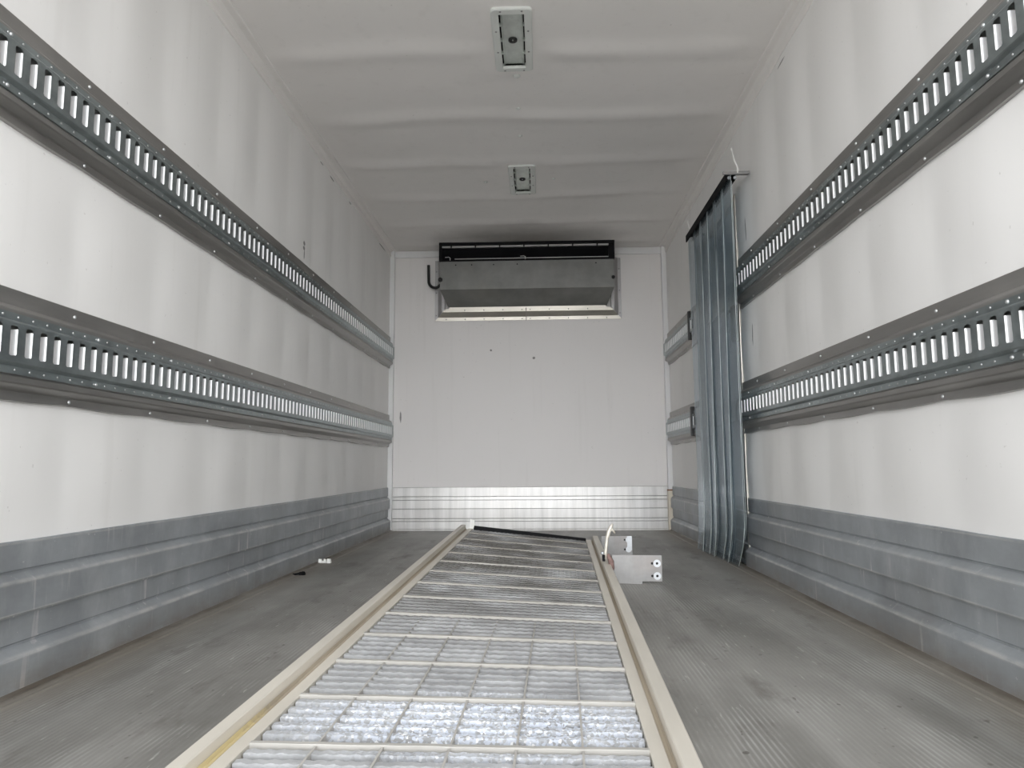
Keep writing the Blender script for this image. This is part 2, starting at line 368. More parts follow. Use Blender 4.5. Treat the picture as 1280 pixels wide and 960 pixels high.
# ------------------------------------------------------------------ setting
STUD = 0.406
rk = [random.uniform(.55, 1.15) for _ in range(40)]
def pillow(y, y0):
    t = (y - y0) / STUD; k = int(math.floor(t)) % 40
    return rk[k] * abs(math.sin(PI * t)) ** 1.3
def wallwave(y, z, y0):
    pin = 1.0
    for zc in (0.84, 1.513):
        pin = min(pin, .25 + .75 * sstep(.10, .34, abs(z - zc)))
    pin *= .35 + .65 * sstep(.36, .55, z); pin *= .3 + .7 * sstep(H, H - .25, z)
    pin *= .3 + .7 * sstep(L, L - .3, y)
    n = noise.noise((y * 1.3, z * .9, y0)) * .003
    return (0.011 * pillow(y + .02 * noise.noise((0, z * 1.5, y0)), y0) + n) * pin
YL, YR = 1.885, 1.965
b = MB()
b.grid(lambda y, z: (wallwave(y, z, YL), y, z), frange(Y0, L, .02), frange(0, H, .06))
structure(b.build('wall_left', m_wall_l, smooth=True, recalc=False))
DY0, DY1, DZ = 3.88, 4.84, 2.0
b = MB()
ys = sorted(set(frange(Y0, DY0, .02) + frange(DY0, DY1, .05) + frange(DY1, L, .02)))
zs = frange(0, DZ, .06) + frange(DZ, H, .06)[1:]
b.grid(lambda y, z: (W - wallwave(y, z, YR), y, z), ys, zs, skip=lambda y, z: DY0 < y < DY1 and z < DZ)
structure(b.build('wall_right', m_wall_r, smooth=True, recalc=False))
b = MB()
b.grid(lambda x, z: (x, L - .0025 * max(0, math.sin(PI * x / .4 + .4)) - .002 * noise.noise((x * 2, 3, z * 2)), z), frange(0, W, .04), frange(0, H, .06))
structure(b.build('wall_back', m_wall_b, smooth=True, recalc=False))

LIGHTS = [(1.193, 2.98, .0), (1.197, 4.537, .0)]
LW, LH = .054, .200            # half size of the lamp opening
creases = [1.3, 1.9, 2.5, 3.08, 3.70, 4.27, 4.83, 5.38, 5.85]
def ceilz(x, y):
    z = 0
    for i, c in enumerate(creases):
        cc = c + .05 * noise.noise((x * 1.4, i * 3.1, 0)) + .02 * math.sin(x * 2.3 + i)
        d = abs(y - cc)
        a = .6 + .8 * abs(noise.noise((x * 1.1 + 5, i * 1.7, 2)))
        z += -.019 * a * math.exp(-(d / .070) ** 2)
    z += .006 + .006 * noise.noise((x * 1.7, y * 1.5, 1))
    edge = sstep(0, .25, x) * sstep(W, W - .25, x) * sstep(L, L - .2, y)
    for (lx, ly, _) in LIGHTS:
        dx = max(0, abs(x - lx) - .10); dy = max(0, abs(y - ly) - .25)
        edge *= sstep(0, .12, math.hypot(dx, dy))
    return H + z * edge
xs = sorted(set([round(q, 5) for q in frange(0, W, .05)] + [round(LIGHTS[0][0] + s * LW, 5) for s in (-1, 1)] + [round(LIGHTS[1][0] + s * LW, 5) for s in (-1, 1)]))
ys = sorted(set([round(q, 5) for q in frange(Y0, L, .02)] + [round(l[1] + s * LH, 5) for l in LIGHTS for s in (-1, 1)]))
b = MB()
b.grid(lambda x, y: (x, y, ceilz(x, y)), xs, ys, skip=lambda x, y: any(abs(x - l[0]) < LW and abs(y - l[1]) < LH for l in LIGHTS))
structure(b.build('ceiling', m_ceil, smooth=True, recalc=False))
b = MB(); b.box((0, Y0, -.02), (W, L, 0)); structure(b.build('floor', m_floor))
# outer shell of the box body so no light leaks in
b = MB()
b.box((-.09, Y0, -.14), (-.03, L + .12, H + .12)); b.box((W + .06, Y0, -.14), (W + .12, L + .12, H + .12))
b.box((-.03, L + .06, -.14), (W + .06, L + .12, H + .12)); b.box((-.03, Y0, H + .08), (W + .06, L + .06, H + .12)); b.box((-.03, Y0, -.14), (W + .06, L + .06, -.03))
structure(b.build('wall_outer', m_trim))
m_ground = simple('pale_concrete', (0.52, 0.51, 0.49), 0.9, 0, 0.15, 3)
b = MB(); b.add([(-40, -60, -1.15), (40, -60, -1.15), (40, 40, -1.15), (-40, 40, -1.15)], [(0, 1, 2, 3)])
structure(b.build('ground', m_ground))

# scuff boards (baseboards): extruded profile, p = distance from the wall, listed top to bottom
KP = [(.0, .3615), (.010, .3615), (.012, .358), (.012, .292), (.006, .288), (.006, .284), (.026, .266), (.028, .262), (.028, .188),
      (.020, .185), (.020, .181), (.014, .179), (.014, .118), (.008, .113), (.008, .108), (.033, .088), (.035, .083), (.034, .012), (.036, .0)]
def kick(mb, P, a, b_, zt=0):
    ss = frange(a, b_, .25)
    mb.sweep([[P(s, p + .0012 * noise.noise((s * 2, z * 8, 1)), z + (.0015 * noise.noise((s * 3, 0, 4)) if z > .3 else 0)) for p, z in KP] for s in ss])
b = MB(); kick(b, lambda s, p, z: (p, s, z), Y0, L - .056); structure(b.build('baseboard_left', m_kick, recalc=False))
b = MB(); kick(b, lambda s, p, z: (W - p, s, z), Y0, DY0 - .03); kick(b, lambda s, p, z: (W - p, s, z), DY1 + .03, L - .056)
structure(b.build('baseboard_right', m_kick, recalc=False))
KPB = [(.004, .3615), (.012, .3610), (.014, .358), (.014, .286), (.008, .285), (.008, .281), (.017, .280), (.017, .257), (.008, .256), (.008, .252), (.015, .251),
       (.015, .184), (.009, .183), (.009, .180), (.015, .179), (.015, .104), (.008, .103), (.008, .099), (.018, .098), (.018, .080), (.009, .079), (.009, .075), (.016, .074), (.016, .014), (.020, .010), (.020, .0)]
KP, KP0 = KPB, KP
b = MB(); kick(b, lambda s, p, z: (s, L - p, z), .04, W - .04); structure(b.build('baseboard_back', m_kick_b, recalc=False))
b = MB()                    # thin dark strips set in the grooves of the rear board
for z in (.283, .254, .1815, .101, .077): b.box((.04, L - .0112, z - .0009), (W - .04, L - .004, z + .0009))
structure(b.build('trim_7', m_dark))
# gutter strips along the floor edges
b = MB()
b.sweep([[(.034, y, .010), (.045, y, .004), (.070, y, .002), (.082, y, .003), (.088, y, 0)] for y in frange(Y0, L - .04, .3)])
structure(b.build('trim_1', m_floor, recalc=False))
b = MB()
b.sweep([[(W - .034, y, .010), (W - .045, y, .004), (W - .070, y, .002), (W - .082, y, .003), (W - .088, y, 0)] for y in frange(Y0, L - .04, .3)])
structure(b.build('trim_2', m_floor, recalc=False))
# white corner posts of the front wall, top trim and ceiling coves
b = MB(); b.box((.001, L - .045, .0), (.040, L, H)); structure(b.build('trim_3', m_trim, bevel=.004))
b = MB(); b.box((W - .042, L - .045, .335), (W - .001, L, H)); structure(b.build('trim_4', m_trim, bevel=.004))
b = MB(); b.box((W - .048, L - .055, .0), (W - .006, L - .002, .325)); structure(b.build('trim_5', m_cream, bevel=.004))
b = MB(); b.box((W - .050, L - .057, .325), (W - .004, L - .002, .334)); structure(b.build('trim_8', m_rust))
b = MB(); b.box((.04, L - .018, H - .062), (W - .042, L, H - .004)); structure(b.build('trim_6', m_trim, bevel=.003))
for k, (sx, x0) in enumerate(((1, 0), (-1, W))):
    b = MB()
    b.sweep([[(x0, y, H - .062), (x0 + sx * .007, y, H - .060), (x0 + sx * .009, y, H - .052), (x0 + sx * .009, y, H - .022), (x0 + sx * .024, y, H - .008),
              (x0 + sx * .052, y, H - .007), (x0 + sx * .056, y, H - .003), (x0 + sx * .056, y, H + .001)] for y in frange(Y0, L - .018, .3)])
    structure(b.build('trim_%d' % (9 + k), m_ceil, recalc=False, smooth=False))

# side doorway behind the strip curtain
b = MB(); b.box((W + .012, DY0 + .01, .02), (W + .05, DY1 - .01, DZ - .01)); door = structure(b.build('door_1', m_door, bevel=.004))
b = MB()
for (z0, z1, p) in ((.03, .11, .008), (.118, .18, .004), (.187, .28, .008), (.29, .36, .004)):
    b.box((W + .012 - p, DY0 + .03, z0), (W + .013, DY1 - .03, z1))
dk = b.build('kick_plate', m_kick, door)
b = MB()
for zc in (.84, 1.513):
    b.box((W - .006, DY0 + .16, zc - .06), (W + .013, DY1 - .16, zc + .06))
b.build('door_rail', m_track, door, bevel=.003)
b = MB(); b.box((W - .022, DY0 + .06, 1.22), (W + .013, DY0 + .12, 1.42)); b.tube([(W - .015, DY0 + .09, 1.40), (W - .05, DY0 + .09, 1.38), (W - .05, DY0 + .09, 1.27)], .009)
b.build('door_handle', m_black, door)
b = MB(); b.box((W - .012, DY0 - .022, .0), (W + .06, DY0, DZ + .03)); b.box((W - .012, DY1, .0), (W + .06, DY1 + .025, DZ + .03)); b.box((W - .012, DY0, DZ), (W + .06, DY1, DZ + .03))
structure(b.build('trim_11', m_frame, bevel=.002))

# ------------------------------------------------------------------ cargo rails
SCR = MB(); SCR.dome((0, 0, 0), (1, 0, 0), .0056, .0045, 8)
screw_me = {}
def screw_mesh(s):
    if s not in screw_me:
        m_ = MB(); m_.dome((0, 0, 0), (s, 0, 0), .0056, .0045, 8); me = bpy.data.meshes.new('screw')
        me.from_pydata(m_.v, [], m_.f); me.materials.append(m_screw)
        for p in me.polygons: p.use_smooth = True
        screw_me[s] = me
    return screw_me[s]
def cargo_rail(side, zc, ya, yb, label, ystud, cap=None):
    s = 1 if side == 'L' else -1; x0 = 0 if side == 'L' else W
    X = lambda p: x0 + s * p
    root = thing('cargo_rail', label, 'rail', (x0, ya, zc), 'slotted cargo rails along the side walls')
    fl = lambda y: .010 + .004 * pillow(y, ystud)
    wv = lambda y: -.007 * pillow(y, ystud)
    b = MB()
    def ring(y):
        w = wv(y)
        pr = [(.002, .134), (.012 + .001, .134), (.013, .132), (.013, .094), (.030, .082), (.032, .079), (.032, -.078), (.036, -.082), (.037, -.096), (.034, -.100),
              (.016, -.111), (.012, -.115), (fl(y) + .001, -.134 + w * .8), (.002, -.1345 + w)]
        return [(X(p), y, zc + z) for p, z in pr]
    b.sweep([ring(y) for y in frange(ya, yb, .045)])
    for y in (ya, yb): b.add(ring(y), [tuple(range(14))])
    b.build('backing_channel', m_rail, root, recalc=False)
    # slotted track: hat profile with a slot every two inches
    b = MB(); P = .0508; n = int((yb - ya - .02) / P); yst = ya + .01
    prof_t = [(.032, .070), (.036, .070), (.0365, .052), (.046, .047), (.048, .044), (.048, .036)]
    prof_b = [(.048, -.036), (.048, -.050), (.046, -.053), (.0365, -.058), (.036, -.076), (.032, -.076)]
    ye = yst + n * P
    for pr in (prof_t, prof_b):
        b.sweep([[(X(p), y, zc + z) for p, z in pr] for y in (ya, yst, ye, yb)])
    lips = MB(); inner = MB()
    sw = .0245; fx = .048
    for k in range(n + 1):
        # web between slot k-1 and k
        y1 = yst + k * P + (P - sw) / 2 if k < n else yb
        y0_ = ya if k == 0 else yst + (k - 1) * P + (P + sw) / 2
        b.add([(X(fx), y0_, zc - .036), (X(fx), y1, zc - .036), (X(fx), y1, zc + .036), (X(fx), y0_, zc + .036)], [(0, 1, 2, 3)])
    for k in range(n):
        ya_ = yst + k * P + (P - sw) / 2; yb_ = ya_ + sw
        c = .004                                  # clipped slot corners
        for (yy, d) in ((ya_, 1), (yb_, -1)):
            for sg in (1, -1):
                b.add([(X(fx), yy, zc + sg * .036), (X(fx), yy + d * c, zc + sg * .036), (X(fx), yy, zc + sg * (.036 - c))], [(0, 1, 2)])
        # rolled-in lips on both long sides of the slot
        for (yy, d, nm) in ((yb_, -1, 'far'), (ya_, 1, 'near')):
            arc = [(0, 0), (.0008, .0010), (.0024, .0022), (.005, .0028), (.0165, .003)]
            zt, zb = (.029, -.034) if d < 0 else (.030, -.034)
            rings = [[(X(fx - px), yy + d * py, zc + z_) for z_ in (zb, (zb + zt) / 2, zt)] for px, py in arc]
            (lips if d < 0 else inner).sweep(rings)
        inner.add([(X(fx - .0168), ya_ - .005, zc - .036), (X(fx - .0168), yb_ + .005, zc - .036), (X(fx - .0168), yb_ + .005, zc + .036), (X(fx - .0168), ya_ - .005, zc + .036)], [(0, 1, 2, 3)])
    dim0 = len(b.f)
    for k in range(n + 1):                          # pressed dimples along both flanges
        yy = yst + k * P
        if (yy - ystud - .07) % STUD < .03: continue
        for zz in (.061, -.067): b.dome((X(.0365), yy, zc + zz), (s, 0, 0), .0035, .002, 6)
    i0 = dim0; i1 = len(b.f); b.add(lips.v, lips.f); i2 = len(b.f); b.add(inner.v, inner.f)
    b.build('slotted_track', m_track, root, recalc=False, extra=[(i0, i1, m_screw), (i1, i2, m_lip), (i2, len(b.f), m_dark)])  # far lips painted as lit, near lips and slot backs as shaded
    # screws: upper flange, lower flange, both track flanges
    k0 = int(math.floor((ya - ystud) / STUD)) - 1
    for k in range(k0, k0 + 18):
        for dz, p, dy in ((.112, .0132, 0), (-.124, .0125, 0), (.061, .0365, .075), (-.067, .0365, .075)):
            y = ystud + k * STUD + dy
            if ya + .02 < y < yb - .02:
                q = bpy.data.objects.new('screw', screw_mesh(s)); COL.objects.link(q); q.parent = root
                q.location = (s * p, y - ya, dz)
    if cap:
        b = MB(); yy = cap + .10
        b.box((X(.004), yy - .03, zc - .105), (X(.056), yy, zc + .10)); b.build('end_cap', m_rubber, root, bevel=.006)
    return root
cargo_rail('L', 1.513, Y0, L - .045, 'long slotted metal cargo rail high on the left wall, the upper of two', YL)
cargo_rail('L', 0.840, Y0, L - .045, 'long slotted metal cargo rail low on the left wall, just above the scuff board', YL)
cargo_rail('R', 1.513, Y0, 3.83, 'slotted metal cargo rail high on the right wall, in front of the strip curtain', YR)
cargo_rail('R', 0.840, Y0, 3.85, 'slotted metal cargo rail low on the right wall, in front of the strip curtain', YR)
cargo_rail('R', 1.513, DY1 + .05, L - .045, 'short upper cargo rail stub between the strip curtain and the far right corner', YR, cap=DY1 + .055)
cargo_rail('R', 0.840, DY1 + .07, L - .045, 'short lower cargo rail stub between the strip curtain and the far right corner', YR, cap=DY1 + .075)

# ------------------------------------------------------------------ evaporator unit on the front wall
def unit():
    yf = 5.835
    root = thing('refrigeration_unit', 'wide dull grey refrigeration evaporator with black top hung high on the far wall', 'cooling unit', (1.2, yf, 1.9))
    xl, xr = .462, 1.933
    b = MB()                                       # grey cover: upright front, then sloping back to the wall
    zt, zb_, z2 = 2.262, 2.015, 1.900
    fr = [(xl + .004, yf, zt), (xr - .004, yf, zt), (xr - .004, yf, zb_), (xr - .055, L - .035, z2), (xl + .055, L - .035, z2), (xl + .004, yf, zb_)]
    bk = [(xl + .02, L - .03, zt), (xr - .02, L - .03, zt), (xr - .02, L - .03, zb_)]
    b.add(fr, [(0, 1, 2, 5), (5, 2, 3, 4)])
    b.add([fr[0], fr[5], (xl + .03, L - .03, zb_), (xl + .03, L - .03, zt)], [(0, 1, 2, 3)])
    b.add([fr[5], fr[4], (xl + .03, L - .03, zb_)], [(0, 1, 2)])
    b.add([fr[1], fr[2], (xr - .03, L - .03, zb_), (xr - .03, L - .03, zt)], [(0, 1, 2, 3)])
    b.add([fr[2], fr[3], (xr - .03, L - .03, zb_)], [(0, 1, 2)])
    b.add([fr[0], fr[1], (xr - .03, L - .03, zt), (xl + .03, L - .03, zt)], [(0, 1, 2, 3)])
    b.build('front_cover', m_unit, root)
    b = MB(); b.box((xl + .06, L - .045, z2 - .010), (xr - .06, L - .03, z2 + .004)); b.build('drip_edge', m_frame, root)
    # black housing
    b = MB(); b.box((xl, yf + .03, 2.262), (xr, L - .02, H - .002)); b.build('coil', m_coil, root)
    b = MB()
    b.box((xl - .004, yf - .012, H - .030), (xr + .004, yf + .05, H - .002))        # top lip
    b.box((xl - .004, yf - .010, 2.262), (xl + .020, yf + .05, H - .03)); b.box((xr - .045, yf - .004, 2.262), (xr + .004, yf + .05, H - .03))
    b.box((xl, yf - .008, 2.256), (xr, yf + .03, 2.268))
    b.build('top_housing', m_black, root, bevel=.002)
    b = MB(); b.box((xl + .022, yf - .004, H - .050), (xr - .046, yf + .02, H - .034)); st = b.build('mounting_strip', m_strip, root)
    for k in range(7):
        m_ = MB(); x = xl + .10 + k * .205; m_.box((x - .006, yf - .008, H - .053), (x + .006, yf - .003, H - .031)); m_.build('clip', m_black, st, bevel=.001)
    b = MB(); b.box((xl + .13, yf - .011, 2.272), (xr - .05, yf - .004, 2.278)); b.build('edge_strip', m_strip, root)
    for x in (xl + .08, 1.176):
        b = MB(); b.tube([(x - .03, yf - .016, 2.288), (x, yf - .018, 2.29), (x + .012, yf - .018, 2.282), (x + .012, yf - .018, 2.262)], .004); b.build('hook', m_screw, root, smooth=True)
    for x in (.60, .735, .92, 1.12, 1.78):
        m_ = MB(); m_.dome((x, yf, 2.225), (0, -1, 0), .006, .004); m_.build('screw', m_black, root, smooth=True)
    b = MB(); b.dome((xr - .012, yf - .001, 2.10), (.3, -1, 0), .016, .014); b.build('knob', m_rubber, root, smooth=True)
    return root
UNIT = unit()
# picture-frame flashing round the unit
def wall_frame():
    root = UNIT
    x0, x1, z0, zt = .392, 2.010, 1.792, 2.33
    # offsets from outer edge inward: d, height off the wall
    pr = [(0, .002), (.0, .006), (.030, .006), (.072, .040), (.100, .040), (.104, .030)]
    def corner(d, h, xx, zz, sx, sz): return (xx + sx * d, L - .003 - h, zz + sz * d * .98)
    xc = 1.187
    for xa, sx, nm in ((x0, 1, 'l'), (x1, -1, 'r')):
        b = MB(); b.sweep([[corner(d, h, xa, z0, sx, 1) for d, h in pr], [(xc - sx * .001, L - .003 - h, z0 + d * .98) for d, h in pr]])
        b.build('bottom_flashing', m_frame, root, recalc=False)
        b = MB(); b.sweep([[corner(d * .9, h, xa, z0, sx, 1.09) for d, h in pr], [(xa + sx * (d * .9), L - .003 - h, zt) for d, h in pr]])
        b.build('side_flashing', m_side, root, recalc=False)
        for k in range(5):
            for d, h in ((.014, .006), (.086, .040)):
                m_ = MB(); x = xc - sx * (.035 + k * .165)
                if d > .05 and k == 4 or not (x0 + .03 < x < x1 - .03): continue
                m_.dome((x, L - .003 - h, z0 + d), (0, -1, 0), .006, .004, 6); m_.build('screw', m_unit, root)
        for z in (z0 + .05, z0 + .25, z0 + .44):
            m_ = MB(); m_.dome((xa + sx * .014, L - .009, z), (0, -1, 0), .006, .004, 6); m_.build('screw', m_unit, root)
    b = MB(); b.box((xc - .003, L - .012, z0 - .002), (xc + .003, L - .002, z0 + .03)); b.box((xc - .003, L - .046, z0 + .072), (xc + .003, L - .04, z0 + .1))
    b.build('centre_seam', m_dark, root)
    return root
wall_frame()
b = MB()
pts = []
for t in range(25):
    a = t / 24
    if a < .45: p = (.338 + .006 * a, L - .035, 2.285 - a / .45 * .14)
    else:
        th = (a - .45) / .55 * PI * .62
        p = (.341 + .062 * (1 - math.cos(th)), L - .035 - .05 * (a - .45), 2.145 - .068 * math.sin(th))
    pts.append(p)
pts += [(.452, L - .08, 2.10), (.48, L - .10, 2.115)]
b.tube(pts, .0125, 12); 
hose = b.build('drain_hose', m_rubber, UNIT, smooth=True)
b = MB(); b.dome((.470, 5.834, 2.10), (0, -1, 0), .020, .03, 12); b.build('hose_fitting', m_rubber, UNIT, smooth=True)

# ------------------------------------------------------------------ ceiling lights
def ceiling_light(cx, cy, label):
    root = thing('ceiling_light', label, 'light', (cx, cy, H), 'recessed ceiling lights')
    ow, oh = .088, .236
    def rr(hx, hy, rad, z, n=6):
        out = []
        for (sx, sy, a0) in ((1, 1, 0), (-1, 1, 90), (-1, -1, 180), (1, -1, 270)):
            for k in range(n + 1):
                a = math.radians(a0 + 90 * k / n); out.append((cx + sx * (hx - rad) + rad * math.cos(a), cy + sy * (hy - rad) + rad * math.sin(a), z))
        return out
    b = MB()
    b.sweep([rr(ow, oh, .022, H + .001), rr(ow, oh, .022, H - .009), rr(ow - .005, oh - .005, .018, H - .0125), rr(LW + .002, LH + .002, .006, H - .0125), rr(LW, LH, .004, H - .009), rr(LW, LH, .004, H + .012)], True)
    b.build('frame', m_lampframe, root, recalc=True)
    b = MB(); b.box((cx - LW - .002, cy - LH - .002, H + .030), (cx + LW + .002, cy + LH + .002, H + .034))
    for sx in (-1, 1): b.box((cx + sx * LW, cy - LH, H + .0), (cx + sx * (LW + .003), cy + LH, H + .034))
    for sy in (-1, 1): b.box((cx - LW, cy + sy * LH, H + .0), (cx + LW, cy + sy * (LH + .003), H + .034))
    b.build('recess', m_dark, root)
    b = MB(); tw = .048
    b.sweep([[(cx - tw, y, H + .016), (cx - tw, y, H + .004), (cx - tw + .003, y, H + .002), (cx - tw + .01, y, H + .008), (cx + tw - .01, y, H + .008), (cx + tw - .003, y, H + .002), (cx + tw, y, H + .004), (cx + tw, y, H + .016)] for y in (cy - LH + .002, cy + LH - .002)])
    tray = b.build('tray', m_tray, root, recalc=False)
    b = MB(); b.sweep([[(cx + rd * math.cos(2*PI*k/20), cy + .005 + rd * math.sin(2*PI*k/20), z) for k in range(20)] for rd, z in ((.020, H + .008), (.020, H + .001), (.013, H + .0), (.010, H + .005), (.003, H + .005))], True)
    so = b.build('socket', m_rubber, tray, recalc=False)
    b = MB(); b.dome((cx, cy + .005, H + .005), (0, 0, -1), .004, .004, 8); b.build('contact', m_screw, root, smooth=True)
    for sx in (-1, 1):
        for dy in (-.11, 0, .10):
            m_ = MB(); m_.box((cx + sx * .042, cy + dy - .006, H - .002), (cx + sx * LW, cy + dy + .006, H + .010)); m_.build('clip', m_tray, root, bevel=.001)
        for dy in (-.222, -.085, .07, .222):
            m_ = MB(); xx = .070 if abs(dy) < .2 else .045
            m_.dome((cx + sx * xx, cy + dy, H - .0125), (0, 0, -1), .005, .003, 8); m_.build('screw', m_plate, root, smooth=True)
    return root
ceiling_light(LIGHTS[0][0], LIGHTS[0][1], 'white-framed recessed ceiling light with bare metal tray, the nearer one')
ceiling_light(LIGHTS[1][0], LIGHTS[1][1], 'white-framed recessed ceiling light with bare metal tray, the one nearer the cooling unit')
for (x, y), lab in zip([(1.201, 3.274), (1.199, 3.595), (1.199, 3.919), (.95, 4.572), (1.404, 4.543)],
                       ['white plastic plug in the ceiling right behind the nearer light', 'small white plug midway between the two ceiling lights, second behind the nearer light',
                        'small white ceiling plug closest in front of the farther light', 'tiny white ceiling plug left of the farther light', 'tiny white ceiling plug right of the farther light']):
    z = ceilz(x, y); big = y < 3.4
    b = MB(); b.dome((x, y, z + .001), (0, 0, -1), .020 if big else .013, .008, 14)
    o = b.build('ceiling_plug', m_lampframe, None, smooth=True); tag(o, lab, 'plug', 'ceiling plugs')

# ------------------------------------------------------------------ strip curtain
def curtain():
    x0 = 2.305; ya, yb, zt = 3.60, 4.62, 2.040
    root = thing('strip_curtain', 'clear blue-grey plastic strip curtain bunched on a rail by the right wall', 'curtain', (x0, ya, 0))
    b = MB(); b.box((x0 - .030, ya, zt - .004), (x0 + .022, yb, zt + .004)); b.box((x0 - .030, ya, zt - .040), (x0 - .024, yb, zt)); b.box((x0 + .016, ya, zt - .030), (x0 + .022, yb, zt))
    b.build('hanging_rail', m_black, root)
    b = MB(); b.box((x0 - .045, ya - .012, zt - .006), (x0 + .09, ya - .002, zt + .010)); b.box((x0 + .0, ya + .0, zt + .004), (W, ya + .03, zt + .010))
    b.build('end_bracket', m_plate, root, bevel=.001)
    b = MB(); b.box((x0 + .0, yb - .03, zt + .004), (W, yb, zt + .010)); b.build('end_bracket', m_plate, root)
    for dx in (-.012, .018):
        b = MB(); b.dome((x0 + dx, ya - .002, zt - .022), (0, -1, 0), .010, .010, 8); b.build('bolt', m_bolt, root, smooth=True)
    b = MB(); b.tube([(x0 + .03, ya - .01, zt + .0), (x0 + .030, ya - .01, zt + .03), (x0 + .015, ya - .01, zt + .07), (x0 + .006, ya, zt + .14)], .0045); b.build('cord', m_paper, root, smooth=True)
    b = MB(); b.tube([(x0 - .01, yb - .06, zt), (x0 - .02, yb - .06, zt + .04), (x0 - .028, yb - .06, zt + .09)], .004); b.build('cord', m_paper, root, smooth=True)
    NS = 11; rnd = random.Random(3)
    for i in range(NS):
        yc = ya + .065 + (yb - ya - .16) * i / (NS - 1); w = .20
        xo = x0 + (.010 if i % 2 else -.016) + rnd.uniform(-.003, .003)
        ph = rnd.uniform(0, 6); tw = rnd.uniform(-.008, .008); near = 1 - i / (NS - 1)
        curl = (.20 + rnd.uniform(-.04, .04)) * (.35 + .65 * near)
        zs_ = frange(.006, zt - .02, .045); us_ = [q / 8 - .5 for q in range(9)]
        ed = MB(); sh = MB()
        def P(z, uu, off):
            t = max(0, 1 - z / .34); sag = 1 - z / zt
            y = yc + uu * w * (1 - .14 * sag) + curl * t * t + .010 * math.sin(2.1 * z + ph) * sag + .10 * near * sag - .01 * near
            x = xo + off + .003 * math.cos(PI * uu) * (.6 + .4 * math.sin(z * 1.7 + ph)) + tw * uu * 3 * sag + .020 * sag * near + .02 * t * near 
            return (min(x, W - .045 if z < .4 else W - .055), y, z)
        th = .0022
        sh.grid(lambda z, uu: P(z, uu, 0), zs_, us_)
        sh.grid(lambda z, uu: P(z, uu, th), zs_, us_)
        st = sh.build('curtain_strip', m_pvc, root, smooth=True, recalc=False)
        for uu, d in ((-.5, -1), (.5, 1)):
            ed.sweep([[P(z, uu, 0), P(z, uu, th), tuple(Vector(P(z, uu, th)) + Vector((0, d * .0016, 0))), tuple(Vector(P(z, uu, 0)) + Vector((0, d * .0016, 0)))] for z in zs_], True, True)
        ed.build('strip_edge', m_pvcedge, st, smooth=False)
curtain()

